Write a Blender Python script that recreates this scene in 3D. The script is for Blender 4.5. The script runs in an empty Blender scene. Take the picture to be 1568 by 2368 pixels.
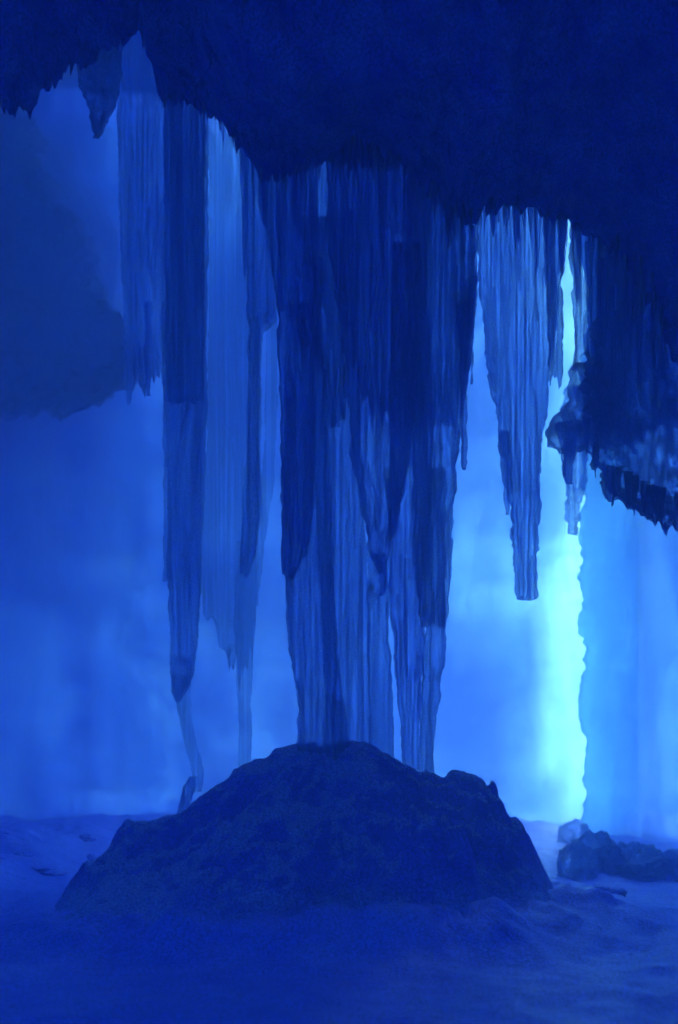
import bpy, bmesh, math, random
import numpy as np
from mathutils import Vector

random.seed(7)
scene = bpy.context.scene
COL = scene.collection
R = math.radians

# ------------------------------------------------------------------ measuring
# The place was measured off the picture: u, v are picture positions, Y the
# distance in metres into the cave; f is the focal length in the same units.
F, U0, V0, EYE = 2312.7, 784.0, 1757.0, 1.3
def X(u, Y): return (u - U0) / F * Y
def Z(v, Y): return EYE - (v - V0) / F * Y

# ------------------------------------------------------------------ noise
def _h(ix, iy, iz, seed):
    n = (ix * 374761393 + iy * 668265263 + iz * 2147483647 + seed * 1274126177) & 0xFFFFFFFF
    n = ((n ^ (n >> 13)) * 1274126177) & 0xFFFFFFFF
    n = ((n ^ (n >> 16)) * 2246822519) & 0xFFFFFFFF
    return ((n ^ (n >> 15)) & 0xFFFFFF) / float(0xFFFFFF)
def vnoise(x, y=0.0, z=0.0, seed=0):
    x, y, z = np.broadcast_arrays(np.asarray(x, float), np.asarray(y, float), np.asarray(z, float))
    fx, fy, fz = np.floor(x), np.floor(y), np.floor(z)
    ix, iy, iz = fx.astype(np.int64), fy.astype(np.int64), fz.astype(np.int64)
    tx, ty, tz = x - fx, y - fy, z - fz
    tx, ty, tz = [t * t * t * (t * (t * 6 - 15) + 10) for t in (tx, ty, tz)]
    r = 0
    for dx in (0, 1):
        for dy in (0, 1):
            for dz in (0, 1):
                w = (tx if dx else 1 - tx) * (ty if dy else 1 - ty) * (tz if dz else 1 - tz)
                r = r + w * _h(ix + dx, iy + dy, iz + dz, seed)
    return r * 2 - 1
def fbm(x, y=0.0, z=0.0, seed=0, o=4, gain=0.5):
    r, a, s = 0, 1.0, 0.0
    x, y, z = np.asarray(x, float), np.asarray(y, float), np.asarray(z, float)
    for k in range(o):
        r = r + a * vnoise(x * 2.03 ** k + 17.3 * k, y * 2.03 ** k, z * 2.03 ** k, seed + k * 31)
        s += a; a *= gain
    return r / s

def interp(p, xs):
    p = sorted(p)
    return np.interp(xs, [a for a, b in p], [b for a, b in p])
def sstep(a, b, x):
    t = np.clip((x - a) / (b - a), 0, 1); return t * t * (3 - 2 * t)

# ------------------------------------------------------------------ materials
def new_mat(name):
    m = bpy.data.materials.new(name); m.use_nodes = True
    nt = m.node_tree; nt.nodes.clear()
    return m, nt
def N(nt, t, **kw):
    n = nt.nodes.new(t)
    for k, v in kw.items():
        if k in n.inputs.keys(): n.inputs[k].default_value = v
        else: setattr(n, k, v)
    return n
def streaks(nt, sx, sz, detail=5, rough=0.6):
    """noise drawn out along the fall of the water (object space)"""
    tc = N(nt, 'ShaderNodeTexCoord'); mp = N(nt, 'ShaderNodeMapping')
    mp.inputs['Scale'].default_value = (sx, sx, sz)
    nt.links.new(tc.outputs['Object'], mp.inputs['Vector'])
    no = N(nt, 'ShaderNodeTexNoise', Scale=1.0, Detail=detail, Roughness=rough)
    nt.links.new(mp.outputs['Vector'], no.inputs['Vector'])
    return no
def ramp(nt, src, a, b, ca, cb):
    r = N(nt, 'ShaderNodeValToRGB')
    e = r.color_ramp.elements
    e[0].position, e[0].color = a, ca
    e[1].position, e[1].color = b, cb
    nt.links.new(src, r.inputs['Fac'])
    return r

def ice_mat(name, clear=0.35, density=6.0, tint=(0.45, 0.72, 1.0), absorb=(0.1, 0.6, 0.925),
            bump=0.35, sx=30.0, sz=0.35, gloss=0.25, mottled=0.35, bd=0.03, lumps=0.0, tcol=(0.80, 0.89, 1.0), cmin=0.18, cmax=1.45, specks=True):
    """Frozen water: partly clear, partly milky, its body swallowing red, then green."""
    m, nt = new_mat(name); L = nt.links
    st = streaks(nt, sx, sz); fine = streaks(nt, sx * 3.5, sz * 2.2, 3)
    tin = ramp(nt, st.outputs['Fac'], 0.35, 0.68,
               (*(c * (1 - mottled) for c in tint), 1), (*tint, 1))
    if specks:
        t2 = N(nt, 'ShaderNodeTexCoord')
        fg = N(nt, 'ShaderNodeTexNoise', Scale=60.0, Detail=2.0, Roughness=0.8); nt.links.new(t2.outputs['Object'], fg.inputs['Vector'])
        fr_ = ramp(nt, fg.outputs['Fac'], 0.36, 0.66, (0.45, 0.45, 0.6, 1), (1.45, 1.45, 1.2, 1))
        mg = N(nt, 'ShaderNodeMix', data_type='RGBA', blend_type='MULTIPLY'); mg.inputs[0].default_value = 1.0
        L.new(tin.outputs['Color'], mg.inputs[6]); L.new(fr_.outputs['Color'], mg.inputs[7])
        tin_out = mg.outputs[2]
    else: tin_out = tin.outputs['Color']
    add = N(nt, 'ShaderNodeMath', operation='MULTIPLY_ADD')
    L.new(fine.outputs['Fac'], add.inputs[0]); add.inputs[1].default_value = 0.35
    L.new(st.outputs['Fac'], add.inputs[2])
    hgt = add.outputs[0]
    if lumps:
        ln = streaks(nt, 5.0, 4.0, 6)
        a2 = N(nt, 'ShaderNodeMath', operation='MULTIPLY_ADD')
        L.new(ln.outputs['Fac'], a2.inputs[0]); a2.inputs[1].default_value = lumps
        L.new(hgt, a2.inputs[2]); hgt = a2.outputs[0]
    bp = N(nt, 'ShaderNodeBump', Strength=bump, Distance=bd); L.new(hgt, bp.inputs['Height'])
    tl = N(nt, 'ShaderNodeBsdfTranslucent'); L.new(tin_out, tl.inputs['Color']); L.new(bp.outputs['Normal'], tl.inputs['Normal'])
    df = N(nt, 'ShaderNodeBsdfDiffuse'); L.new(tin_out, df.inputs['Color']); L.new(bp.outputs['Normal'], df.inputs['Normal'])
    mix1 = N(nt, 'ShaderNodeMixShader', Fac=0.35); L.new(tl.outputs[0], mix1.inputs[1]); L.new(df.outputs[0], mix1.inputs[2])
    tr = N(nt, 'ShaderNodeBsdfTransparent'); tr.inputs['Color'].default_value = (*tcol, 1)
    cl = N(nt, 'ShaderNodeMapRange'); L.new(st.outputs['Fac'], cl.inputs['Value'])
    cl.inputs['From Min'].default_value = 0.35; cl.inputs['From Max'].default_value = 0.68
    cl.inputs['To Min'].default_value = clear * cmin; cl.inputs['To Max'].default_value = min(1, clear * cmax)
    mix2 = N(nt, 'ShaderNodeMixShader'); L.new(cl.outputs[0], mix2.inputs['Fac'])
    L.new(mix1.outputs[0], mix2.inputs[1]); L.new(tr.outputs[0], mix2.inputs[2])
    gl = N(nt, 'ShaderNodeBsdfGlossy', Roughness=gloss); L.new(bp.outputs['Normal'], gl.inputs['Normal'])
    gl.inputs['Color'].default_value = (0.7, 0.88, 1, 1)
    fr = N(nt, 'ShaderNodeFresnel', IOR=1.31); L.new(bp.outputs['Normal'], fr.inputs['Normal'])
    fm = N(nt, 'ShaderNodeMath', operation='MULTIPLY'); L.new(fr.outputs[0], fm.inputs[0]); fm.inputs[1].default_value = 0.35
    mix3 = N(nt, 'ShaderNodeMixShader'); L.new(fm.outputs[0], mix3.inputs['Fac'])
    L.new(mix2.outputs[0], mix3.inputs[1]); L.new(gl.outputs[0], mix3.inputs[2])
    va = N(nt, 'ShaderNodeVolumeAbsorption', Density=density); va.inputs['Color'].default_value = (*absorb, 1)
    out = N(nt, 'ShaderNodeOutputMaterial')
    L.new(mix3.outputs[0], out.inputs['Surface']); L.new(va.outputs[0], out.inputs['Volume'])
    return m

def solid_mat(name, *a, drift_lit=None, **k):
    m = _solid_mat(name, *a, **k)
    if drift_lit:
        nt = m.node_tree; L = nt.links
        bs = next(n for n in nt.nodes if n.type == 'BSDF_PRINCIPLED'); src = bs.inputs['Base Color'].links[0].from_socket
        ge = N(nt, 'ShaderNodeNewGeometry'); sp = N(nt, 'ShaderNodeSeparateXYZ'); L.new(ge.outputs['Position'], sp.inputs[0])
        sn = N(nt, 'ShaderNodeSeparateXYZ'); L.new(ge.outputs['Normal'], sn.inputs[0])
        no = N(nt, 'ShaderNodeTexNoise', Scale=4.0, Detail=7.0, Roughness=0.65)
        L.new(ge.outputs['Position'], no.inputs['Vector'])
        h = N(nt, 'ShaderNodeMath', operation='MULTIPLY_ADD'); L.new(no.outputs['Fac'], h.inputs[0]); h.inputs[1].default_value = -0.9; L.new(sp.outputs['Z'], h.inputs[2])
        mr = N(nt, 'ShaderNodeMapRange'); L.new(h.outputs[0], mr.inputs['Value']); mr.inputs['From Min'].default_value = 0.08; mr.inputs['From Max'].default_value = -0.38
        up = N(nt, 'ShaderNodeMath', operation='MULTIPLY_ADD'); L.new(no.outputs['Fac'], up.inputs[0]); up.inputs[1].default_value = 1.2; L.new(sn.outputs['Z'], up.inputs[2])
        ur = N(nt, 'ShaderNodeMapRange'); L.new(up.outputs[0], ur.inputs['Value']); ur.inputs['From Min'].default_value = 1.15; ur.inputs['From Max'].default_value = 1.4  # powder snow on upward faces, its pale colour also making the ridges look lit
        mx = N(nt, 'ShaderNodeMath', operation='MAXIMUM'); L.new(mr.outputs[0], mx.inputs[0]); L.new(ur.outputs[0], mx.inputs[1])
        mc = N(nt, 'ShaderNodeMix', data_type='RGBA'); L.new(mx.outputs[0], mc.inputs[0]); L.new(src, mc.inputs[6]); mc.inputs[7].default_value = (*drift_lit, 1)
        m2 = N(nt, 'ShaderNodeMix', data_type='RGBA', blend_type='MULTIPLY'); m2.inputs[0].default_value = 1.0
        gr = next(n for n in nt.nodes if n.type == 'MIX' and n.blend_type == 'MULTIPLY' and n != m2)
        L.new(mc.outputs[2], m2.inputs[6]); L.new(gr.inputs[7].links[0].from_socket, m2.inputs[7])
        L.new(gr.inputs[6].links[0].from_socket, mc.inputs[6]); L.new(m2.outputs[2], bs.inputs['Base Color'])
    return m

def _solid_mat(name, ca, cb, scale=3.0, bump=0.5, bd=0.05, rough=0.55, spec=0.3, grain=40.0, gstr=0.35, stretch=(1, 1, 1)):
    m, nt = new_mat(name); L = nt.links
    tc = N(nt, 'ShaderNodeTexCoord'); mp = N(nt, 'ShaderNodeMapping'); mp.inputs['Scale'].default_value = stretch
    L.new(tc.outputs['Object'], mp.inputs['Vector'])
    n1 = N(nt, 'ShaderNodeTexNoise', Scale=scale, Detail=8.0, Roughness=0.62); L.new(mp.outputs[0], n1.inputs['Vector'])
    n2 = N(nt, 'ShaderNodeTexNoise', Scale=grain, Detail=4.0, Roughness=0.7); L.new(mp.outputs[0], n2.inputs['Vector'])
    cr = ramp(nt, n1.outputs['Fac'], 0.35, 0.65, (*ca, 1), (*cb, 1))
    fg = N(nt, 'ShaderNodeTexNoise', Scale=55.0, Detail=2.0, Roughness=0.8); L.new(tc.outputs['Object'], fg.inputs['Vector'])
    fr = ramp(nt, fg.outputs['Fac'], 0.36, 0.66, (0.35, 0.35, 0.5, 1), (1.7, 1.7, 1.25, 1))
    mg = N(nt, 'ShaderNodeMix', data_type='RGBA', blend_type='MULTIPLY'); mg.inputs[0].default_value = 1.0
    L.new(cr.outputs['Color'], mg.inputs[6]); L.new(fr.outputs['Color'], mg.inputs[7])
    b1 = N(nt, 'ShaderNodeBump', Strength=bump, Distance=bd); L.new(n1.outputs['Fac'], b1.inputs['Height'])
    b2 = N(nt, 'ShaderNodeBump', Strength=gstr, Distance=0.012); L.new(n2.outputs['Fac'], b2.inputs['Height'])
    L.new(b1.outputs[0], b2.inputs['Normal'])
    bs = N(nt, 'ShaderNodeBsdfPrincipled', Roughness=rough)
    bs.inputs['Specular IOR Level'].default_value = spec
    L.new(mg.outputs[2], bs.inputs['Base Color']); L.new(b2.outputs[0], bs.inputs['Normal'])
    out = N(nt, 'ShaderNodeOutputMaterial'); L.new(bs.outputs[0], out.inputs['Surface'])
    return m

M_WALL = ice_mat('thick_wall_ice', clear=0.5, density=2.4, tint=(0.40, 0.76, 0.95), absorb=(0.13, 0.31, 0.66), sx=1.3, sz=0.25, bump=0.5, bd=0.25, gloss=0.45, mottled=0.25, lumps=0.35, specks=False, tcol=(0.66, 0.93, 0.97), cmin=0.6, cmax=1.3)
M_CURT = ice_mat('flowing_ice', clear=0.82, density=0.35, tint=(0.40, 0.62, 1.0), mottled=0.5, absorb=(0.0, 0.2, 0.92))
M_BRIGHT = ice_mat('pale_clear_ice', clear=0.93, density=0.1, cmin=0.62, cmax=1.07, tcol=(0.93, 0.97, 1.0), absorb=(0.0, 0.27, 0.92), tint=(0.5, 0.76, 1.0), mottled=0.5)
M_DARK = ice_mat('dense_blue_ice', clear=0.75, density=0.55, absorb=(0.0, 0.2, 0.92), tint=(0.26, 0.42, 1.0), mottled=0.5)
M_FROST = ice_mat('frosted_ice', clear=0.58, density=0.5,absorb=(0.0, 0.2, 0.92), tint=(0.42, 0.62, 1.0), mottled=0.65, lumps=2.2, bump=1.0, sx=12, sz=6, gloss=0.5)
M_PALE = ice_mat('pale_frosted_ice', clear=0.62, density=0.15, tint=(0.5, 0.78, 1.0), mottled=0.5, absorb=(0.0, 0.27, 0.92), lumps=1.8, bump=0.9, sx=9, sz=7, gloss=0.5)
M_BULGE = ice_mat('cloudy_far_ice', clear=0.54, density=0.5, tint=(0.34, 0.60, 1.0), mottled=0.6, absorb=(0.0, 0.27, 0.85), lumps=2.0, bump=1.0, bd=0.15, sx=2.5, sz=1.6, gloss=0.6)
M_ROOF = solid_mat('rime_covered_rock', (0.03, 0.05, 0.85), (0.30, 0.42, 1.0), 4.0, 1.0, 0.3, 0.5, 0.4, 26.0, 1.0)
M_MOUND = solid_mat('mound_ice', (0.04, 0.055, 0.80), (0.13, 0.19, 1.0), 3.2, 1.0, 0.25, 0.55, 0.4, 30.0, 0.9, drift_lit=(0.30, 0.50, 1.0))
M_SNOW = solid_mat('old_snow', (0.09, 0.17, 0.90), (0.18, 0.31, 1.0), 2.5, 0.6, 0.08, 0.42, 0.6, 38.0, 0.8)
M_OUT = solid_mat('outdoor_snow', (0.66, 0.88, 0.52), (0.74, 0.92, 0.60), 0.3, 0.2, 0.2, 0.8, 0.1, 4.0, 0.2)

# ------------------------------------------------------------------ mesh helpers
def tag(o, label=None, cat=None, group=None, kind=None):
    if label: o['label'] = label
    if cat: o['category'] = cat
    if group: o['group'] = group
    if kind: o['kind'] = kind
    return o
def mesh_obj(name, verts, faces, mat, parent=None, smooth=True, closed=True):
    me = bpy.data.meshes.new(name)
    me.from_pydata([tuple(v) for v in verts], [], faces); me.update()
    if closed:
        bm = bmesh.new(); bm.from_mesh(me); bmesh.ops.recalc_face_normals(bm, faces=bm.faces); bm.to_mesh(me); bm.free()
    if smooth: me.polygons.foreach_set('use_smooth', [True] * len(me.polygons))
    me.materials.append(mat)
    o = bpy.data.objects.new(name, me); COL.objects.link(o)
    if parent: o.parent = parent
    return o
def grid_faces(nr, nc, wrap=False, flip=False):
    r = np.arange(nr - 1)[:, None]; c = np.arange(nc if wrap else nc - 1)[None, :]
    c2 = (c + 1) % nc
    f = np.stack([r * nc + c, r * nc + c2, (r + 1) * nc + c2, (r + 1) * nc + c], -1).reshape(-1, 4)
    if flip: f = f[:, ::-1]
    return f.tolist()
def recentre(o):
    """origin at the base of the thing"""
    me = o.data
    co = np.empty(len(me.vertices) * 3); me.vertices.foreach_get('co', co); co = co.reshape(-1, 3)
    c = np.array([(co[:, 0].min() + co[:, 0].max()) / 2, (co[:, 1].min() + co[:, 1].max()) / 2, co[:, 2].min()])
    me.vertices.foreach_set('co', (co - c).ravel()); me.update()
    o.location = c
    return o

def ice_body(name, rows, Y, thick, mat, seed, rag=0.0, edge=0.012, flute=0.5, ff=7.0, blunt=False,
             step=0.03, dx=0.016, lean=0.0, parent=None, lump=0.0, top=0.0):
    """A hanging or standing body of ice. rows = (v, uL, uR) from top to bottom; closed, fluted, thick."""
    rows = sorted(rows)
    vs = [r[0] for r in rows]
    z0, z1 = Z(vs[0], Y), Z(vs[-1], Y)
    H = z0 - z1
    nr = max(8, int(H / step) + 1)
    t = np.linspace(0, 1, nr)
    v = vs[0] + t * (vs[-1] - vs[0])
    xl = X(np.interp(v, vs, [r[1] for r in rows]), Y); xr = X(np.interp(v, vs, [r[2] for r in rows]), Y)
    z = z0 - t * H
    xl = xl + edge * (fbm(z * 5, seed, 0, seed, 6, 0.75)) * 2.6
    xr = xr + edge * (fbm(z * 5, seed + 9, 0, seed + 3, 6, 0.75)) * 2.6
    hw = np.maximum((xr - xl) / 2, 0.004); cx = (xl + xr) / 2
    W = hw.max() * 2
    nh = int(np.clip(W / dx, 7, 150))
    a = np.linspace(0, math.pi, nh, endpoint=False)
    ang = np.concatenate([a, a + math.pi])            # full ring
    s = np.cos(ang)
    sg = np.sin(ang)
    A = np.sign(sg) * np.sqrt(np.abs(sg))             # flattened ellipse
    nc = len(ang)
    S = np.broadcast_to(s, (nr, nc)); AA = np.broadcast_to(A, (nr, nc))
    T = t[:, None] * np.ones((1, nc)); 
    xx = cx[:, None] + hw[:, None] * S
    zz = z0 - T * H
    side = np.where(AA >= 0, 0.0, 40.0)
    fl = fbm(xx * ff, side + zz * 0.22, seed * 3.1, seed, 5, 0.65)
    th = thick * np.minimum(1, (hw[:, None] * 2 / max(0.02, thick)) ** 0.7 )
    if top: th = th * (0.04 + 0.96 * sstep(0, top, T))
    if not blunt:
        th = th * (0.25 + 0.75 * np.sqrt(np.clip(1 - T ** 3, 0, 1)))
    yy = Y + lean * (zz - z1) + AA * th * 0.5 * (1 + flute * 2 * fl)
    xx = xx + 0.25 * thick * flute * fbm(zz * 1.3, xx * 3, side, seed + 5, 3) * (1 - S ** 2)
    if lump:
        q = fbm(xx * 6, yy * 6, zz * 6, seed + 70, 5, 0.6)
        xx = xx + q * lump * np.sign(S) ; yy = yy + q * lump * np.sign(AA)
        zz = zz + lump * 0.8 * fbm(xx * 7, yy * 5, zz * 3, seed + 90, 4) * T
    if rag:
        hem = np.abs(fbm(xx * 9, 3.3, seed, seed + 20, 4, 0.65)) * 2.2 * rag
        zz = zz + (hem - rag * 0.3) * T ** 6 * 1.0
    V = np.stack([xx, yy, zz], -1).reshape(-1, 3).tolist()
    f = grid_faces(nr, nc, True)
    f.append(list(range(nc))[::-1][::-1]); base = (nr - 1) * nc
    # caps as fans
    f.pop()
    top = len(V); V.append([float(xx[0].mean()), float(yy[0].mean()), float(z0)])
    for k in range(nc):
        f.append([(k + 1) % nc, k, top])
    for k in range(nh):                                # zip front and back together along the hem
        a_, b_, c_, d_ = k, k + 1, (nc - k - 1) % nc, (nc - k) % nc
        q = [base + j for j in dict.fromkeys([a_, b_, c_, d_])]
        if len(q) > 2: f.append(q)
    o = mesh_obj(name, V, f, mat, parent)
    return o

def hang(label, rows, Y, thick, mat, seed, name='ice_curtain', cat='ice curtain', group=None, **kw):
    o = recentre(ice_body(name, rows, Y, thick, mat, seed, **kw))
    return tag(o, label, cat, group)

def icicle(label, u, vtop, vtip, w, Y, seed, mat=None, group='icicles along the edge of the roof', lean=0.0, name='icicle', **kw):
    rows = []
    for k in range(7):
        q = k / 6
        hw = w / 2 * (1 - q ** 1.4 * 0.86)
        c = u + lean * q
        rows.append((vtop + (vtip - vtop) * q, c - hw, c + hw))
    o = recentre(ice_body(name, rows, Y, X(U0 + w, Y), mat or M_DARK, seed, flute=0.25, edge=0.006, dx=0.012, **kw))
    return tag(o, label, 'icicle', group)

def assemble(root_name, label, cat, items):
    lo = min((o.location for o, n in items), key=lambda p: p.z)
    e = bpy.data.objects.new(root_name, None); COL.objects.link(e)
    e.location = (sum(o.location.x for o, n in items) / len(items), sum(o.location.y for o, n in items) / len(items), lo.z)
    for o, n in items:
        o.name = n; o.data.name = n
        o.location = o.location - e.location; o.parent = e
        for k in ('category', 'group'):
            if k in o: del o[k]
    return tag(e, label, cat)

# ------------------------------------------------------------------ roof of the cave
def slab(name, edge, Ye, Yb, x0, x1, top, mat, seed, rough=0.14, tilt=0.05, dx=0.035, jag=0.09, backtilt=0.6, nfront=70):
    """Rock overhang: lumpy underside running from the viewer's side to its ragged lip, then up and over."""
    xs = np.arange(x0, x1, dx); nc = len(xs)
    ze = interp([(X(u, Ye), Z(v, Ye)) for u, v in edge], xs)
    q = np.linspace(0, 1, nfront) ** 0.55              # dense near the lip
    ys = Yb + (Ye - Yb) * q
    rowsx, rowsy, rowsz = [], [], []
    for y in ys:
        rowsx.append(xs); rowsy.append(np.full(nc, y))
        rowsz.append(ze + tilt * (Ye - y) + 0.25 * fbm(xs * 0.6, y * 0.6, 0, seed, 3) * min(1, (Ye - y) / 1.0))
    for k in range(1, 34):                             # the back face climbing from the lip
        h = (k / 33) ** 1.6
        rowsx.append(xs); rowsy.append(np.full(nc, Ye + backtilt * h * 2))
        rowsz.append(ze * (1 - h) + top * h)
    rowsx.append(xs); rowsy.append(np.full(nc, Yb)); rowsz.append(np.full(nc, top))
    x, y, z = np.array(rowsx), np.array(rowsy), np.array(rowsz)
    nr = len(x)
    lipw = np.exp(-((np.arange(nr) - (nfront - 1)) / 9.0) ** 2)[:, None]
    n = fbm(x * 1.6, y * 1.6, z * 1.6, seed + 11, 6, 0.6)
    n2 = np.abs(fbm(x * 5.5, y * 5.5, z * 3, seed + 13, 5, 0.7)) + 0.55 * np.abs(fbm(x * 13, y * 13, z * 7, seed + 14, 3, 0.7))
    act = np.ones((nr, 1)); act[-1] = 0
    n3 = fbm(x * 9, y * 9, z * 9, seed + 15, 3, 0.6)
    z = z + act * (rough * n * (1 - 0.75 * lipw) + 0.035 * n3 - jag * n2 * (0.4 + 1.1 * lipw) + 0.5 * jag * lipw)
    y = y + act * 0.1 * fbm(x * 2.5, z * 2.5, 5, seed + 17, 4)
    x = x + act * 0.05 * fbm(z * 4, y * 4, 9, seed + 19, 4)
    V = np.stack([x, y, z], -1).reshape(-1, 3)
    f = grid_faces(nr, nc)
    f += [[(nr - 1) * nc + c, (nr - 1) * nc + c + 1, c + 1, c] for c in range(nc - 1)]
    f.append([r * nc for r in range(nr)]); f.append([r * nc + nc - 1 for r in range(nr)][::-1])
    return mesh_obj(name, V.tolist(), f, mat)

EDGE = [(-2600, 900), (-1500, 560), (-600, 330), (-200, 230), (0, 120), (200, 60), (310, 60), (345, 120), (375, 235), (430, 235), (480, 262), (520, 300), (550, 335),
        (600, 400), (700, 398), (800, 392), (900, 405), (1000, 440), (1030, 500), (1100, 515), (1125, 488), (1200, 486), (1250, 510),
        (1320, 515), (1370, 548), (1410, 582), (1450, 630), (1500, 705), (1560, 810), (1640, 960), (1800, 1300), (2300, 1700), (3600, 1900)]
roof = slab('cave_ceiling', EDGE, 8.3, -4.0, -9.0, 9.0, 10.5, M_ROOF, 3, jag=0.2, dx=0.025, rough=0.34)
tag(roof, kind='structure')
LE = [(-500, 420), (-200, 380), (-60, 300), (0, 215), (20, 250), (40, 280), (62, 262), (85, 255), (100, 225), (125, 215), (150, 185), (165, 160),
      (200, 150), (240, 125), (290, 108), (312, 90), (318, 20), (330, -150), (380, -400)]
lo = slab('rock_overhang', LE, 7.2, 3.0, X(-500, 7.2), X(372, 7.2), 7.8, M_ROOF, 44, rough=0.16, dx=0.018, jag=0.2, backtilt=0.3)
recentre(lo); tag(lo, 'dark jagged rock overhang filling the upper left corner, rimmed with lumpy frost', 'overhang')

# ------------------------------------------------------------------ outer walls of ice
def ice_wall(name, plan, zlo, zhi, thick_fn, label, seed, n=220, m=320, relief=0.4, rim=0.0):
    P = np.array(plan, float)
    d = np.concatenate([[0], np.cumsum(np.hypot(*(P[1:] - P[:-1]).T))])
    s = np.linspace(0, d[-1], n)
    px, py = np.interp(s, d, P[:, 0]), np.interp(s, d, P[:, 1])
    for _ in range(6):
        px[1:-1] = (px[:-2] + px[1:-1] * 2 + px[2:]) / 4; py[1:-1] = (py[:-2] + py[1:-1] * 2 + py[2:]) / 4
    tx, ty = np.gradient(px), np.gradient(py); l = np.hypot(tx, ty)
    nx, ny = -ty / l, tx / l                           # outward
    z = np.linspace(zlo, zhi, m)
    xx = np.broadcast_to(px, (m, n)); yy = np.broadcast_to(py, (m, n)); zz = np.broadcast_to(z[:, None], (m, n))
    lean = -0.02 * np.clip(zz - 3, 0, None) ** 1.5     # the wall arches inward overhead
    rl = relief * (fbm(s[None, :] * 0.9, zz * 0.16, 0, seed, 4) + 0.45 * fbm(s[None, :] * 1.3, zz * 0.9, 4, seed + 5, 5, 0.6))
    edge_damp = np.clip(np.minimum(s, d[-1] - s) / 0.8, 0.1, 1)[None, :]
    rl = rl * edge_damp
    ix, iy = xx + nx * (rl + lean), yy + ny * (rl + lean)
    if rim:
        e = np.exp(-s[None, :] / 0.7); q = rim * (fbm(zz * 0.8, 2.2, 0, seed + 30, 6, 0.66) + 0.45 * np.abs(fbm(zz * 3.1, 5.2, 0, seed + 33, 4, 0.6)))
        ix = ix + q * e
    bulge = sstep(7.0, 7.8, zz + 1.1 * fbm(xx * 0.5, yy * 0.5, zz * 0.4, seed + 40, 4)) * sstep(-3.2, -4.8, xx) * sstep(12.2, 10.2, zz)
    ix, iy = ix - nx * bulge * 0.9, iy - ny * bulge * 0.9
    th = thick_fn(xx, yy, zz) + bulge * 0.8 + 0.5 * sstep(-5.5, -8.0, xx)
    th = np.maximum(0.03, th * (1 + 0.75 * fbm(s[None, :] * 0.5, zz * 0.38, 8, seed + 9, 5, 0.6)))
    ox, oy = ix + nx * th, iy + ny * th
    V = np.concatenate([np.stack([ix, iy, zz], -1).reshape(-1, 3), np.stack([ox, oy, zz], -1).reshape(-1, 3)])
    f1 = grid_faces(m, n); k = m * n
    f2 = [[k + q for q in g[::-1]] for g in f1]
    f = f1 + f2
    for c in range(n - 1):
        f.append([c + 1, c, k + c, k + c + 1]); b = (m - 1) * n
        f.append([b + c, b + c + 1, k + b + c + 1, k + b + c])
    for r_ in range(m - 1):
        f.append([r_ * n, (r_ + 1) * n, k + (r_ + 1) * n, k + r_ * n])
        f.append([(r_ + 1) * n + n - 1, r_ * n + n - 1, k + r_ * n + n - 1, k + (r_ + 1) * n + n - 1])
    o = mesh_obj(name, V.tolist(), f, M_WALL)
    recentre(o); return tag(o, label, 'ice wall')

SX, SY = X(1318, 19.0), 19.0
slit_l = [(-9.5, -5), (-9.5, 4), (-9.0, 10), (-7.5, 15), (-4.5, 18.3), (-1.0, 19.6), (2.0, 19.6), (3.5, 19.2), (SX, SY), (5.6, 18.7)]
def t_left(x, y, z):
    d = np.clip(np.hypot(x - SX, y - SY) + 0.35 * fbm(z * 0.9, 3.0, 0, 77, 4), 0, None) * (x < SX) + 0.45 * sstep(5.4, 6.6, z) + 0.5 * sstep(1.3, 0.2, z)
    t = 0.01 + 0.9 * sstep(0.14, 1.3, d) + 0.45 * sstep(1.2, 5, d) + 0.55 * sstep(5, 11, d)
    
    return t
ice_wall('ice_wall', slit_l, -0.6, 18.0, t_left, 'broad blue backlit ice wall behind the columns, glowing brightest beside the bright slit', 21)
RX, RY = X(1344, 16.5), 16.5
slit_r = [(RX, RY), (RX + 0.7, 16.3), (5.6, 15.3), (7.6, 12.5), (9.0, 8.0), (9.5, 2.0), (9.5, -5)]
def t_right(x, y, z):
    d = np.hypot(x - RX, y - RY)
    return (0.10 + 0.75 * sstep(0.0, 1.7, d) + 0.9 * sstep(2.5, 6, d)) + 0.3 * sstep(6, 12, d) + 0.6 * sstep(6.0, 9.0, z)
ice_wall('ice_wall', slit_r, -0.6, 18.0, t_right, 'smooth blue ice wall with soft vertical folds on the right of the bright slit', 58, relief=0.22, rim=0.30)
# unseen ice closes the cave behind the viewer and overhead, thinned for fill light
V = [(-11, -5.1, -1), (11, -5.1, -1), (11, -5.1, 19), (-11, -5.1, 19), (-11, -6.0, -1), (11, -6.0, -1), (11, -6.0, 19), (-11, -6.0, 19)]
Fc = [[3, 2, 1, 0], [4, 5, 6, 7], [0, 1, 5, 4], [1, 2, 6, 5], [2, 3, 7, 6], [3, 0, 4, 7]]
o = mesh_obj('cave_wall', V, Fc, M_WALL, smooth=False); tag(o, kind='structure')
xs = np.linspace(-12, 12, 90); ys = np.linspace(-7, 19.0, 110)
GX, GY = np.meshgrid(xs, ys)
lowz = 14.0 + 0.5 * fbm(GX * 0.5, GY * 0.5, 0, 71, 4); hiz = lowz + 0.9
V = np.concatenate([np.stack([GX, GY, lowz], -1).reshape(-1, 3), np.stack([GX, GY, hiz], -1).reshape(-1, 3)]).tolist()
n_, m_ = 90, 110; k = n_ * m_
f1 = grid_faces(m_, n_); f = [g[::-1] for g in f1] + [[k + q for q in g] for g in f1]
for c in range(n_ - 1):
    b = (m_ - 1) * n_
    f += [[c, c + 1, k + c + 1, k + c], [b + c + 1, b + c, k + b + c, k + b + c + 1]]
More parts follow.
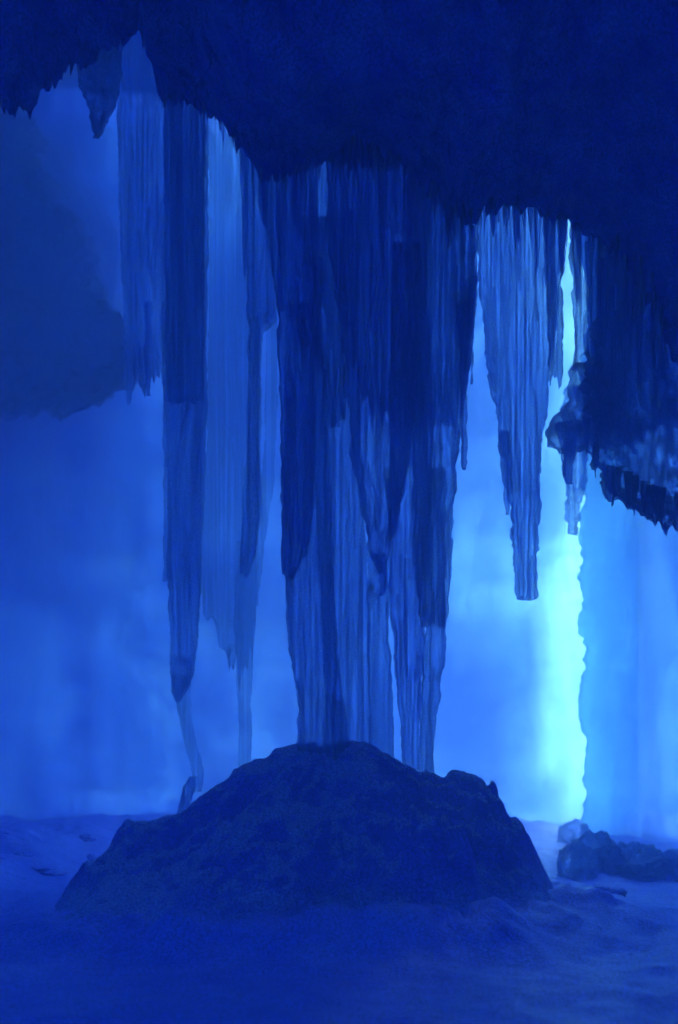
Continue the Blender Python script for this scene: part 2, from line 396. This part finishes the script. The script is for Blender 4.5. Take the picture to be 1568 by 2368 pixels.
for r_ in range(m_ - 1):
    f += [[(r_ + 1) * n_, r_ * n_, k + r_ * n_, k + (r_ + 1) * n_], [r_ * n_ + n_ - 1, (r_ + 1) * n_ + n_ - 1, k + (r_ + 1) * n_ + n_ - 1, k + r_ * n_ + n_ - 1]]
tag(mesh_obj('cave_roof', V, f, M_WALL), kind='structure')

# ------------------------------------------------------------------ hanging ice, left of the columns
hang('dark frosted ice tooth hanging between the upper left overhang and the tall streaked ice', [(90, 170, 285), (150, 178, 280), (200, 190, 272), (250, 206, 260), (290, 212, 244), (325, 214, 232)],
     8.6, 0.35, M_FROST, 101, name='ice_tooth', cat='ice tooth', lump=0.05, step=0.03)
hang('shadowy streaked ice sheet left of the tall columns, its hem ending in two thin icicles',
     [(-60, 268, 400), (300, 275, 400), (500, 278, 392), (700, 286, 388), (820, 290, 386), (900, 325, 352)], 10.6, 0.55, M_CURT, 102, rag=0.35, ff=5)
hang('slim dark icicle hanging at the lower hem of the shadowy left ice sheet', [(700, 332, 352), (850, 336, 350), (915, 338, 347)], 10.2, 0.08, M_DARK, 103, name='icicle', cat='icicle', step=0.03)
hang('lone thin icicle under the bulging left ice wall', [(800, 280, 330), (870, 288, 312), (935, 294, 300)], 10.9, 0.12, M_CURT, 104, name='icicle', cat='icicle')
hang('dim cloudy frosted ice mass bulging from the far left wall', [(60, -420, -60), (250, -420, 40), (400, -420, 110), (520, -420, 190), (650, -420, 235), (760, -420, 290), (850, -420, 330), (905, -420, 300), (950, -420, 120)],
     14.8, 1.2, M_BULGE, 113, name='ice_mass', cat='ice mass', lump=0.2, edge=0.2, rag=0.3, dx=0.05, step=0.06, ff=0.8)
A1 = hang('tall dark leftmost column, broad above and narrowing to a smoky tip above the mound',
     [(150, 385, 480), (400, 384, 480), (700, 386, 478), (925, 384, 476), (1000, 386, 474), (1250, 388, 468), (1450, 394, 460), (1560, 394, 448), (1600, 398, 434), (1622, 405, 418)],
     9.2, 0.42, M_CURT, 105, name='ice_column', cat='ice column', ff=9)
A2 = hang('short curtain over the top of the leftmost column, hem broken off level', [(180, 380, 476), (600, 382, 474), (860, 384, 472), (930, 386, 470)], 8.9, 0.14, M_CURT, 106, rag=0.06)
A3 = hang('thin crooked ice stem leading from the leftmost column down to the mound',
     [(1560, 396, 442), (1640, 412, 440), (1700, 424, 450), (1750, 436, 464), (1790, 446, 472), (1830, 440, 466)], 9.15, 0.12, M_BRIGHT, 107, top=0.35, name='ice_stem', cat='ice stem', blunt=True)
B1 = hang('bright pale streaked ice fall between the leftmost column and the dark central ones',
     [(230, 480, 590), (400, 484, 592), (700, 484, 600), (1000, 478, 604), (1200, 468, 600), (1330, 462, 598), (1420, 470, 592), (1500, 520, 588), (1570, 545, 585)],
     9.6, 0.3, M_BRIGHT, 108, name='ice_fall', cat='ice fall', rag=0.4, ff=11)
B2 = hang('slender pale ice thread reaching from the bright ice fall down to the mound',
     [(1250, 546, 596), (1450, 542, 590), (1600, 546, 582), (1700, 552, 582), (1800, 552, 582)], 9.3, 0.12, M_BRIGHT, 109, top=0.35, name='ice_thread', cat='ice thread', blunt=True, ff=14)
B3 = hang('narrow darker ice band joined to the right edge of the bright ice fall',
     [(300, 562, 645), (600, 568, 646), (740, 572, 640), (760, 574, 606), (1000, 572, 600), (1200, 560, 606), (1330, 556, 580)], 9.1, 0.28, M_CURT, 110, ff=10, rag=0.15)
hang('thin long icicle down the right side of the bright ice fall', [(700, 618, 642), (1000, 612, 640), (1120, 604, 634), (1250, 600, 612), (1400, 590, 598)], 9.9, 0.12, M_BRIGHT, 111, name='icicle', cat='icicle')
hang('loose thin icicle hanging left of the leftmost column', [(700, 374, 392), (1100, 378, 392), (1345, 380, 388)], 9.8, 0.1, M_CURT, 112, name='icicle', cat='icicle')

# ------------------------------------------------------------------ the central fall
C120 = hang('wide streaked upper curtain of the central fall, hanging straight under the dark roof',
     [(330, 595, 1108), (480, 600, 1108), (560, 622, 1104), (700, 640, 1098), (780, 700, 1092), (860, 740, 1084), (940, 760, 1066)], 9.0, 0.3, M_CURT, 120, ff=8, rag=0.7, dx=0.016)
C121 = hang('dark left edge column of the central fall, cut off square at its foot',
     [(380, 640, 740), (600, 642, 735), (750, 642, 730), (1000, 648, 728), (1150, 650, 728), (1270, 651, 712), (1338, 652, 674)], 8.5, 0.38, M_DARK, 121, name='ice_column', cat='ice column', rag=0.1, blunt=True)
C122 = hang('left foot of the central fall, curving inward on to the mound',
     [(700, 662, 740), (1150, 656, 768), (1300, 658, 772), (1420, 660, 776), (1500, 668, 780), (1570, 682, 786), (1640, 690, 800), (1760, 688, 812)], 8.7, 0.42, M_CURT, 122, top=0.35, name='ice_column', cat='ice column', blunt=True)
C123 = hang('pale streaked panel in the middle of the central fall',
     [(500, 690, 830), (750, 720, 830), (1000, 724, 835), (1300, 735, 850), (1500, 745, 855), (1760, 760, 860)], 9.15, 0.34, M_CURT, 123, top=0.35, name='ice_panel', cat='ice panel', blunt=True, ff=12)
C124 = hang('great dark wedge hanging down the middle of the central fall, its tip a square peg',
     [(360, 752, 968), (600, 760, 966), (780, 795, 962), (900, 802, 958), (1050, 814, 950), (1180, 832, 930), (1260, 850, 906), (1296, 868, 896), (1310, 873, 894), (1376, 875, 892)],
     8.35, 0.5, M_DARK, 124, name='ice_wedge', cat='ice wedge', blunt=True, edge=0.02)
C125 = hang('dark right middle column of the central fall standing on the mound',
     [(560, 905, 985), (900, 900, 1000), (1150, 900, 1000), (1300, 898, 990), (1450, 905, 985), (1600, 920, 975), (1700, 928, 970), (1780, 930, 968)], 8.75, 0.4, M_DARK, 125, top=0.35, name='ice_column', cat='ice column', blunt=True)
C126 = hang('streaked blue right flank of the central fall, ending in ragged tips',
     [(380, 930, 1100), (600, 940, 1100), (760, 945, 1094), (900, 948, 1074), (1050, 950, 1056), (1200, 955, 1048), (1330, 960, 1042), (1440, 975, 1036)], 8.65, 0.36, M_CURT, 126, rag=0.25, ff=10, edge=0.016)
C127 = hang('pale right foot of the central fall, leaning inward on to the mound',
     [(1080, 990, 1030), (1380, 985, 1034), (1450, 984, 1032), (1560, 976, 1024), (1660, 970, 1012), (1740, 968, 1004), (1800, 965, 1002)], 8.6, 0.26, M_CURT, 127, top=0.35, name='ice_column', cat='ice column', blunt=True)
C129 = hang('slender middle column left of the right middle column of the central fall',
     [(1280, 852, 905), (1450, 850, 900), (1600, 852, 908), (1770, 850, 915)], 8.9, 0.25, M_CURT, 129, top=0.35, name='ice_column', cat='ice column', blunt=True)
C130 = hang('dark slim icicle, longest at the right edge of the central fall', [(700, 1056, 1088), (850, 1060, 1084), (960, 1064, 1080), (1085, 1069, 1077)], 8.4, 0.14, M_DARK, 130, name='icicle', cat='icicle', step=0.03, blunt=True)
C131 = hang('short dark icicle next to the bright gap, right edge of the central fall', [(640, 1082, 1104), (780, 1084, 1098), (888, 1089, 1096)], 8.5, 0.1, M_DARK, 131, name='icicle', cat='icicle', step=0.03)
CI = []
for i, (u, a, b, w, lab) in enumerate([
        (688, 380, 560, 30, 'stubby dark icicle on the upper left of the central fall'),
        (566, 330, 640, 22, 'long dark icicle under the left end of the roof edge beside the bright ice fall'),
        (612, 390, 520, 26, 'broad short icicle at the left corner of the central fall'),
        (735, 600, 880, 24, 'thin dark rib of ice low on the left of the central curtain'),
        (885, 380, 640, 26, 'dark rib of ice in the upper middle of the central curtain'),
        (985, 420, 700, 22, 'dark icicle high on the right flank of the central fall')]):
    CI.append(icicle(lab, u, a, b, w, 8.75 - 0.35 * (i > 2), 140 + i))

assemble('frozen_column', 'tall dark leftmost ice column, joined to the mound by a thin crooked stem', 'ice column', [(A1, 'shaft'), (A2, 'upper_curtain'), (A3, 'stem')])
assemble('frozen_fall', 'bright pale streaked ice fall between the leftmost column and the dark central waterfall', 'ice fall', [(B1, 'curtain'), (B2, 'thread'), (B3, 'side_band')])
assemble('frozen_waterfall', 'massive central frozen waterfall of dark blue columns standing on top of the mound', 'frozen waterfall',
         [(C120, 'upper_curtain'), (C121, 'column'), (C122, 'column'), (C123, 'panel'), (C124, 'wedge'), (C125, 'column'), (C126, 'flank'), (C127, 'column'), (C129, 'column'), (C130, 'icicle'), (C131, 'icicle')] + [(o, 'icicle') for o in CI])

# cluster of lumpy icicles beneath the roof, right of the fall
for i, (u, b, w) in enumerate([(1005, 520, 16), (1037, 572, 24), (1052, 545, 16), (1070, 528, 18), (1090, 534, 14), (1112, 522, 20)]):
    names = ['leftmost stub of', 'longest knobbly icicle of', 'narrow icicle beside the longest one of', 'middle stub of', 'thinnest stub of', 'rightmost broad stub of']
    icicle(names[i] + ' the frosted cluster above the first bright gap', u, 420, b, w, 8.15, 160 + i, mat=M_FROST, lump=0.02, group='frosted icicle cluster under the roof')
rf = random.Random(5)
tiny = []
for i in range(70):
    u = rf.choice([rf.uniform(940, 1120), rf.uniform(1125, 1330), rf.uniform(1330, 1450), rf.uniform(560, 940), rf.uniform(365, 560)])
    e_ = float(interp(EDGE, u)); ln = rf.uniform(20, 75) * (0.55 if u < 940 else 1)
    tiny.append(icicle('one of the many tiny icicles fringing the ragged edge of the dark roof', u, e_ - 35, e_ + ln, rf.uniform(6, 13), 8.28, 900 + i, mat=rf.choice([M_CURT, M_DARK, M_FROST]), group='tiny icicles fringing the roof edge'))
SK = [(1345, 1005), (1372, 1060), (1388, 1100), (1402, 1135), (1450, 1150), (1500, 1180), (1568, 1200)]
for i in range(26):
    u = rf.uniform(1350, 1570); e_ = float(interp(SK, u))
    tiny.append(icicle('one of the small ragged icicles along the hem of the dark ice skirt', u, e_ - 60, e_ + rf.uniform(5, 32), rf.uniform(9, 22), 8.36, 1000 + i, mat=rf.choice([M_FROST, M_DARK]), group='small icicles along the ice skirt', lump=0.01))
for i in range(24):
    u = rf.uniform(1362, 1530); e_ = rf.uniform(720, 900)
    tiny.append(icicle('one of the fine streaky icicles hanging against the right wall', u, e_ - rf.uniform(120, 260), e_ + 20, rf.uniform(6, 14), 8.1, 1040 + i, mat=rf.choice([M_CURT, M_BRIGHT]), group='fine icicles against the right wall'))
for i, (u, a, b, w, lab) in enumerate([
        (1140, 460, 545, 18, 'faint short icicle over the left side of the bright gap'),
        (1166, 470, 520, 12, 'tiny icicle tip over the middle of the bright gap'),
        (1192, 450, 574, 14, 'straight dark icicle hanging alone in front of the bright gap'),
        (1243, 480, 622, 16, 'dark icicle on the right side of the bright gap'),
        (1264, 490, 588, 14, 'short icicle just right of the bright gap'),
        (1300, 500, 640, 24, 'broad dark icicle where the roof starts to slope down to the right'),
        (1334, 520, 700, 22, 'long icicle under the sloping roof right of the bright gap'),
        (1362, 560, 720, 16, 'thin icicle halfway along the sloping right roof edge'),
        (1388, 600, 800, 20, 'long streaked icicle near the lower end of the sloping roof')]):
    icicle(lab, u, a, b, w, 8.2, 180 + i)

# ------------------------------------------------------------------ hanging ice, right
hang('long hanging blue ice spear right of the bright gap, cut off flat at the bottom',
     [(450, 1112, 1310), (560, 1108, 1300), (650, 1106, 1294), (720, 1116, 1290), (800, 1124, 1282), (880, 1132, 1268), (960, 1150, 1264), (1020, 1156, 1254), (1100, 1166, 1248), (1180, 1182, 1247), (1250, 1187, 1243), (1383, 1192, 1241)],
     9.4, 0.3, M_CURT, 201, name='ice_spear', cat='ice spear', blunt=True, edge=0.022, ff=6)
hang('thin side icicle on the left of the long ice spear', [(1000, 1150, 1180), (1100, 1160, 1180), (1190, 1170, 1178)], 9.6, 0.1, M_CURT, 202, name='icicle', cat='icicle', step=0.03)
hang('jagged dark strip of ice hanging right behind the ice spear', [(500, 1255, 1308), (650, 1262, 1300), (760, 1268, 1298), (840, 1270, 1300), (890, 1272, 1298)], 9.0, 0.2, M_CURT, 203, rag=0.3, edge=0.02)
hang('streaked ice curtain under the sloping roof between two bright slots', [(520, 1318, 1362), (660, 1322, 1356), (760, 1326, 1358), (862, 1326, 1366)], 9.0, 0.24, M_CURT, 204, rag=0.2, edge=0.018)
hang('fringe of fine streaked icicles at the right wall beside the narrow bright slot', [(560, 1366, 1500), (700, 1362, 1520), (830, 1364, 1540), (900, 1350, 1560), (1000, 1342, 1590)], 8.9, 0.35, M_CURT, 205, rag=0.35, ff=16, edge=0.015)
hang('ragged dark block of ice bridging two bright openings on the right',
     [(850, 1322, 1420), (900, 1312, 1440), (950, 1300, 1440), (968, 1268, 1450), (1000, 1264, 1460), (1020, 1278, 1470), (1040, 1296, 1480)], 8.9, 0.3, M_FROST, 206, name='ice_block', cat='ice block', lump=0.05, step=0.02, rag=0.14, edge=0.03)
hang('crooked dark ice tooth pointing down below the ragged block', [(980, 1284, 1350), (1040, 1294, 1334), (1080, 1300, 1326), (1118, 1310, 1324)], 8.6, 0.2, M_DARK, 207, name='ice_tooth', cat='ice tooth', lump=0.025, step=0.02)
hang('dark ragged ice skirt hanging from the right wall, stepping down to the frame edge',
     [(560, 1400, 1800), (760, 1385, 1800), (900, 1360, 1800), (1020, 1352, 1800), (1060, 1370, 1800), (1100, 1386, 1800), (1140, 1402, 1800), (1160, 1445, 1800), (1185, 1495, 1800), (1225, 1540, 1800)], 8.5, 0.4, M_FROST, 208, name='ice_skirt', cat='ice skirt', lump=0.05, rag=0.26, edge=0.05, step=0.022, dx=0.014)
hang('pale rounded icicle half lost in the glow above the bright slit', [(900, 1300, 1362), (1100, 1304, 1354), (1180, 1308, 1344), (1238, 1316, 1334)], 14.0, 0.3, M_CURT, 209, name='icicle', cat='icicle', lump=0.04, edge=0.03)

# ------------------------------------------------------------------ ground
FOOT = [(430, 6.7, 0.28, 0.16), (250, 6.9, 0.4, 0.12), (620, 6.6, 0.35, 0.10), (760, 6.7, 0.3, 0.13), (880, 6.6, 0.3, 0.10), (1010, 6.75, 0.38, 0.13), (1110, 6.9, 0.3, 0.14), (1230, 7.3, 0.35, 0.12), (90, 7.2, 0.4, 0.12), (1330, 8.0, 0.4, 0.1)]
def ground_h(x, y):
    r = 0.035 * fbm(x * 0.9, y * 0.9, 0, 301, 6, 0.6) + 0.02 * fbm(x * 4, y * 4, 0, 305, 4)
    r = r + 0.38 * sstep(-2.3, -4.0, x) * sstep(7, 11, y) * (1 + 0.5 * fbm(x * 1.3, y * 1.3, 3, 307, 5)) * sstep(20, 14, y)
    qx, qy = (x - X(760, 8.7)) / 2.15, (y - 8.7) / 1.95
    q = np.hypot(qx, qy) - 1 + 0.15 * fbm(x * 1.2, y * 1.2, 6, 311, 4)
    for gu, gy_, gr, gh in FOOT:
        r = r + gh * np.exp(-((x - X(gu, gy_)) ** 2 + (y - gy_) ** 2 * 1.6) / gr ** 2) * (1 + 1.1 * fbm(x * 3.5, y * 3.5, 7, 315, 6, 0.65))
    r = r + 0.15 * sstep(15.0, 19.0, y) * (1 + 1.6 * fbm(x * 1.1, y * 1.1, 9, 319, 4)) * sstep(24, 21, y)
    r = r + 0.14 * np.exp(-np.clip(q, 0, None) ** 2 / 0.05)
    r = r + 0.012 * fbm(x * 11, y * 11, 0, 317, 3) + 0.03 * np.clip(1 - 2.2 * np.abs(fbm(x * 1.9, y * 1.9, 2, 313, 5, 0.55)), 0, 1) ** 2 * sstep(-3.0, 1.0, x)
    return r
def axis(lo, hi, near0, near1, fine, grow=1.25):
    a = list(np.arange(near0, near1, fine)); s = fine
    while a[-1] < hi: s *= grow; a.append(a[-1] + s)
    s = fine
    while a[0] > lo: s *= grow; a.insert(0, a[0] - s)
    return np.array(a)
gx = axis(-2000, 2000, -6.5, 6.5, 0.05); gy = axis(-60, 4000, 4.5, 18.0, 0.05)
GX, GY = np.meshgrid(gx, gy)
inside = (np.abs(GX) < 12) & (GY < 22)
GZ = np.where(inside, ground_h(GX, GY), -0.3)
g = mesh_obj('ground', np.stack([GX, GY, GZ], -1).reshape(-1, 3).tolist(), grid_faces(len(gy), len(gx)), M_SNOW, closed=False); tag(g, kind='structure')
# snow slope outside, seen through the slit
hx = np.linspace(-160, 160, 80); hy = np.linspace(24, 150, 60)
HX, HY = np.meshgrid(hx, hy)
HZ = -0.35 + 0.84 * np.clip(HY - 24, 0, None) * (0.9 + 0.15 * fbm(HX * 0.03, HY * 0.03, 0, 401, 4))
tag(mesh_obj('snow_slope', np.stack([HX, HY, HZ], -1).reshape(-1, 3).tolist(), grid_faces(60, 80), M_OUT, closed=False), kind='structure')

# ------------------------------------------------------------------ the mound
SIL = [(-60, 2235), (60, 2190), (130, 2140), (180, 2085), (205, 2035), (250, 1992), (280, 1945), (302, 1915), (335, 1908), (370, 1893), (420, 1880), (480, 1842), (540, 1797),
       (600, 1760), (650, 1738), (690, 1726), (760, 1728), (840, 1722), (910, 1748), (960, 1778), (1000, 1788), (1050, 1803), (1075, 1806), (1105, 1818), (1130, 1845),
       (1158, 1905), (1200, 1970), (1250, 2040), (1280, 2072), (1330, 2105), (1400, 2140), (1470, 2172), (1510, 2195)]
YM = 8.7
def mound():
    mx = np.arange(X(-80, YM), X(1560, YM), 0.022); my = np.arange(YM - 2.4, YM + 2.2, 0.022)
    MX, MY = np.meshgrid(mx, my)
    Hs = np.maximum(0, interp([(X(u, YM), Z(v, YM)) for u, v in SIL], mx))[None, :]
    cxm = X(780, YM)
    # slopes: steep near side falling to the floor, flutes running downhill
    dy = (MY - YM)
    wx = MX + 0.22 * fbm(MX * 1.1, MY * 1.1, 4, 530, 4); wy = MY + 0.25 * fbm(MX * 1.1, MY * 1.1, 9, 531, 4)
    dyw = wy - YM
    reach_f = 2.0 + 0.25 * fbm(MX * 0.9, 3, 0, 533, 3); d = np.where(dyw < 0, -dyw / reach_f, dyw / 1.9); d = np.clip(d, 0, 1.3)
    q_ = 1 - d ** 1.1; prof = 0.5 * (q_ + np.sqrt(q_ ** 2 + 0.012)); prof = prof * (1 - 0.22 * sstep(0.1, 0.7, d)) - 0.03 * sstep(0.8, 1.3, d)
    ang = np.arctan2(dy, MX - cxm)
    rr = np.hypot(MX - cxm, dy)
    rid = 1 - 2 * np.abs(fbm(ang * 2.6 + 0.3 * fbm(rr * 2, ang, 0, 540, 3), rr * 0.45, 0, 501, 5, 0.55))
    z = Hs * prof
    fade = sstep(0, 0.45, z)
    onr = 1 - np.exp(-(dy / 0.22) ** 2) * 0.7
    rub = 1 - 2 * np.abs(fbm(wx * 2.2, wy * 2.2, 5, 541, 5, 0.55))
    z = z + fade * onr * ((0.16 + 0.24 * sstep(-0.2, 0.8, MX)) * (rid - 0.55) * np.clip(rr, 0.2, 1.3) + 0.10 * fbm(wx * 1.5, wy * 1.5, 2, 503, 5) + 0.09 * (rub - 0.4)) \
          + sstep(0, 0.2, z) * (0.06 * fbm(MX * 5, MY * 5, 1, 507, 6, 0.65) + 0.02 * fbm(MX * 16, MY * 16, 1, 509, 3))
    # side lumps in front on the right
    for (u, v, yy, rad, h) in [(985, 2085, 7.35, 0.36, 0.30), (1050, 2120, 7.3, 0.28, 0.22), (430, 2150, 7.0, 0.35, 0.12), (560, 2160, 7.1, 0.5, 0.12), (1110, 2060, 7.8, 0.3, 0.22), (200, 2100, 8.0, 0.35, 0.15)]:
        q = np.hypot(MX - X(u, yy), MY - yy) / rad
        z = z + h * np.exp(-q ** 2 * 1.6) * (1 + 0.6 * fbm(MX * 4, MY * 4, 3, 520, 4))
    ex = np.clip(np.minimum(np.minimum(MX - mx[0], mx[-1] - MX), np.minimum(MY - my[0], my[-1] - MY)) / 0.25, 0, 1)
    z = z * ex - 0.12 * (1 - sstep(0.0, 0.12, z)) * 1.0 - 0.15 * (1 - ex)
    ny_, nx_ = MX.shape
    V = np.concatenate([np.stack([MX, MY, z], -1).reshape(-1, 3), [[mx[0], my[0], -0.5], [mx[-1], my[0], -0.5], [mx[-1], my[-1], -0.5], [mx[0], my[-1], -0.5]]]).tolist()
    f = grid_faces(ny_, nx_); k = nx_ * ny_
    f.append([k] + list(range(0, nx_)) [::1] + [k + 1])
    f[-1] = f[-1][::-1]
    f.append([k + 1] + [r * nx_ + nx_ - 1 for r in range(ny_)] + [k + 2]); f[-1] = f[-1][::-1]
    f.append([k + 2] + [(ny_ - 1) * nx_ + c for c in range(nx_ - 1, -1, -1)] + [k + 3]); f[-1] = f[-1][::-1]
    f.append([k + 3] + [r * nx_ for r in range(ny_ - 1, -1, -1)] + [k]); f[-1] = f[-1][::-1]
    f.append([k, k + 3, k + 2, k + 1])
    o = recentre(mesh_obj('ice_mound', V, f, M_MOUND))
    tag(o, 'huge dark ice mound on the cave floor at the foot of the frozen columns', 'ice mound')
mound()
KN = []
def nub(label, rows, Y, th, seed, mat=M_MOUND, name='knob', group='knobs of ice on the mound'):
    o = recentre(ice_body(name, rows, Y, th, mat, seed, blunt=True, flute=0.3, edge=0.01, lump=0.02, step=0.02, dx=0.015))
    KN.append(o); o['label'] = label; return o
nub('pointed ice knob on the right shoulder of the mound', [(1806, 1134, 1142), (1822, 1126, 1150), (1860, 1122, 1156), (1960, 1110, 1165)], 8.75, 0.25, 601)
nub('rounded ice knob on the skyline right of the central feet', [(1782, 1055, 1072), (1792, 1044, 1080), (1830, 1035, 1090), (1880, 1025, 1100)], 8.7, 0.3, 602)
nub('leaning pale ice knob on the left skyline under the crooked stem', [(1795, 440, 458), (1820, 424, 450), (1860, 412, 440), (1930, 405, 440)], 8.8, 0.2, 603, mat=M_CURT)
nub('squat ice knob at the left corner of the mound skyline', [(1898, 312, 335), (1915, 298, 352), (1960, 285, 372), (2040, 270, 390)], 8.6, 0.4, 604)
MOUND = bpy.data.objects['ice_mound']
for k in KN: k.location = k.location - MOUND.location; k.parent = MOUND

# ------------------------------------------------------------------ boulders of ice on the floor
def boulder(label, u, v, Y, w, h, seed, dpt=None, name='ice_boulder', group='ice boulders on the floor', mat=M_MOUND):
    n = 72; m = 44
    th = np.linspace(0, 2 * math.pi, n, endpoint=False)[None, :]; ph = np.linspace(-0.35, math.pi / 2, m)[:, None]
    x = np.cos(ph) * np.cos(th); y = np.cos(ph) * np.sin(th); z = np.sin(ph) * np.ones_like(th)
    r = 1 + 0.5 * fbm(x * 1.5, y * 1.5, z * 1.5, seed, 6, 0.62) + 0.16 * (1 - 2 * np.abs(fbm(x * 2.6, y * 2.6, z * 2.6, seed + 3, 4)))
    W = X(U0 + w, Y) / 2; Hh = X(U0 + h, Y) * 0.7; W = W * 1.12; D = dpt or W
    V = np.stack([x * r * W, y * r * D, z * r * Hh], -1).reshape(-1, 3)
    f = grid_faces(m, n, True); f.append(list(range(n))[::-1])
    o = mesh_obj(name, V.tolist(), f, mat)
    o.location = (X(u, Y), Y, float(ground_h(np.array(X(u, Y)), np.array(Y))) - 0.02)
    return tag(o, label, 'ice boulder', group)
boulder('upright rounded ice boulder nearest the mound in the right hand row', 1335, 0, 11.0, 78, 105, 701, mat=M_PALE)
boulder('tallest peaked ice boulder in the right hand row', 1385, 0, 11.6, 110, 118, 702, mat=M_PALE)
boulder('broad domed ice boulder in the middle of the right hand row', 1452, 0, 11.4, 130, 92, 703, mat=M_PALE)
boulder('low lumpy ice boulder near the right frame edge', 1520, 0, 10.9, 120, 62, 704, mat=M_PALE)
boulder('ice boulder cut off by the right frame edge', 1585, 0, 11.2, 110, 80, 705, mat=M_PALE)
boulder('rounded ice boulder lying at the foot of the bright slit', 1328, 0, 15.6, 60, 62, 710, group=None, mat=M_PALE)
boulder('small flat ice hump on the open floor right of the mound', 1390, 0, 9.1, 90, 26, 706, mat=M_SNOW)
boulder('little ice hump lying just right of the mound foot', 1240, 0, 8.6, 110, 24, 707, mat=M_SNOW)
boulder('low dark ice hump on the floor before the mound centre right', 1010, 0, 7.35, 110, 48, 708, mat=M_SNOW)
boulder('small dim ice hump before the left half of the mound', 430, 0, 6.9, 90, 26, 709)

rb = random.Random(9)
for i in range(16):
    yy = rb.uniform(10.5, 15.5); u_ = rb.uniform(-40, 270)
    boulder('small ice lump in the snowy rubble bank along the left wall', u_, 0, yy, rb.uniform(22, 60), rb.uniform(9, 20), 800 + i, name='ice_lump', group='ice lumps in the left rubble bank', mat=M_SNOW)
for i in range(14):
    yy = rb.uniform(6.2, 10.5); u_ = rb.uniform(1150, 1640)
    boulder('small ice crumb strewn over the open snow right of the mound', u_, 0, yy, rb.uniform(14, 40), rb.uniform(5, 12), 830 + i, name='ice_crumb', group='ice crumbs on the right hand snow', mat=M_SNOW)

# ------------------------------------------------------------------ air
hz = bpy.data.meshes.new('haze')
b = [(-13, -8, -1.5), (13, -8, -1.5), (13, 23, -1.5), (-13, 23, -1.5), (-13, -8, 18.6), (13, -8, 18.6), (13, 23, 18.6), (-13, 23, 18.6)]
hz.from_pydata(b, [], [[3, 2, 1, 0], [4, 5, 6, 7], [0, 1, 5, 4], [1, 2, 6, 5], [2, 3, 7, 6], [3, 0, 4, 7]]); hz.update()
ho = bpy.data.objects.new('haze', hz); COL.objects.link(ho); tag(ho, 'thin icy mist filling the whole cave', 'haze', kind='stuff')
m, nt = new_mat('icy_mist')
pv = N(nt, 'ShaderNodeVolumePrincipled'); pv.inputs['Color'].default_value = (0.50, 0.70, 1, 1); pv.inputs['Density'].default_value = 0.068
pv.inputs['Anisotropy'].default_value = 0.4
out = N(nt, 'ShaderNodeOutputMaterial'); nt.links.new(pv.outputs[0], out.inputs['Volume'])
hz.materials.append(m)
USE_HAZE = True
if not USE_HAZE: bpy.data.objects.remove(ho)

# ------------------------------------------------------------------ light
SUN_EL, SUN_AZ = R(44), R(9)        # azimuth from +Y towards +X
w = bpy.data.worlds.new("World"); scene.world = w; w.use_nodes = True
nt = w.node_tree; bg = nt.nodes['Background']
sky = nt.nodes.new('ShaderNodeTexSky'); sky.sky_type = 'NISHITA'; sky.sun_disc = False
sky.sun_elevation = SUN_EL; sky.sun_rotation = SUN_AZ
nt.links.new(sky.outputs[0], bg.inputs['Color']); bg.inputs['Strength'].default_value = 0.15
sl = bpy.data.lights.new('sun', 'SUN'); sl.energy = 1.5; sl.angle = R(28); sl.color = (1.0, 0.97, 0.92)
so = bpy.data.objects.new('sun', sl); COL.objects.link(so)
dirv = Vector((math.sin(SUN_AZ) * math.cos(SUN_EL), math.cos(SUN_AZ) * math.cos(SUN_EL), math.sin(SUN_EL)))
so.rotation_euler = dirv.to_track_quat('Z', 'Y').to_euler(); so.location = dirv * 60

# ------------------------------------------------------------------ camera
cam = bpy.data.cameras.new('camera'); co = bpy.data.objects.new('camera', cam); COL.objects.link(co)
co.location = (0, 0, EYE); co.rotation_euler = (R(90), 0, 0)
cam.sensor_fit = 'VERTICAL'; cam.sensor_height = 36; cam.lens = 36 * 1000 / 1024
cam.shift_y = (760 - 512) / 1024; cam.clip_end = 6000; cam.clip_start = 0.05
cam.dof.use_dof = True; cam.dof.focus_distance = 8.6; cam.dof.aperture_fstop = 0.8
scene.camera = co

# ------------------------------------------------------------------ render
cy = scene.cycles
cy.max_bounces = 10; cy.diffuse_bounces = 4; cy.glossy_bounces = 3; cy.transmission_bounces = 6
cy.transparent_max_bounces = 40; cy.volume_bounces = 1
cy.sample_clamp_indirect = 4.0; cy.caustics_reflective = False; cy.caustics_refractive = False
cy.use_denoising = True; cy.denoiser = 'OPENIMAGEDENOISE'; cy.denoising_input_passes = 'RGB_ALBEDO_NORMAL'; cy.denoising_prefilter = 'ACCURATE'
vs = scene.view_settings
vs.view_transform = 'Standard'; vs.look = 'None'; vs.gamma = 1.0; vs.use_curve_mapping = False
vs.exposure = 4.65
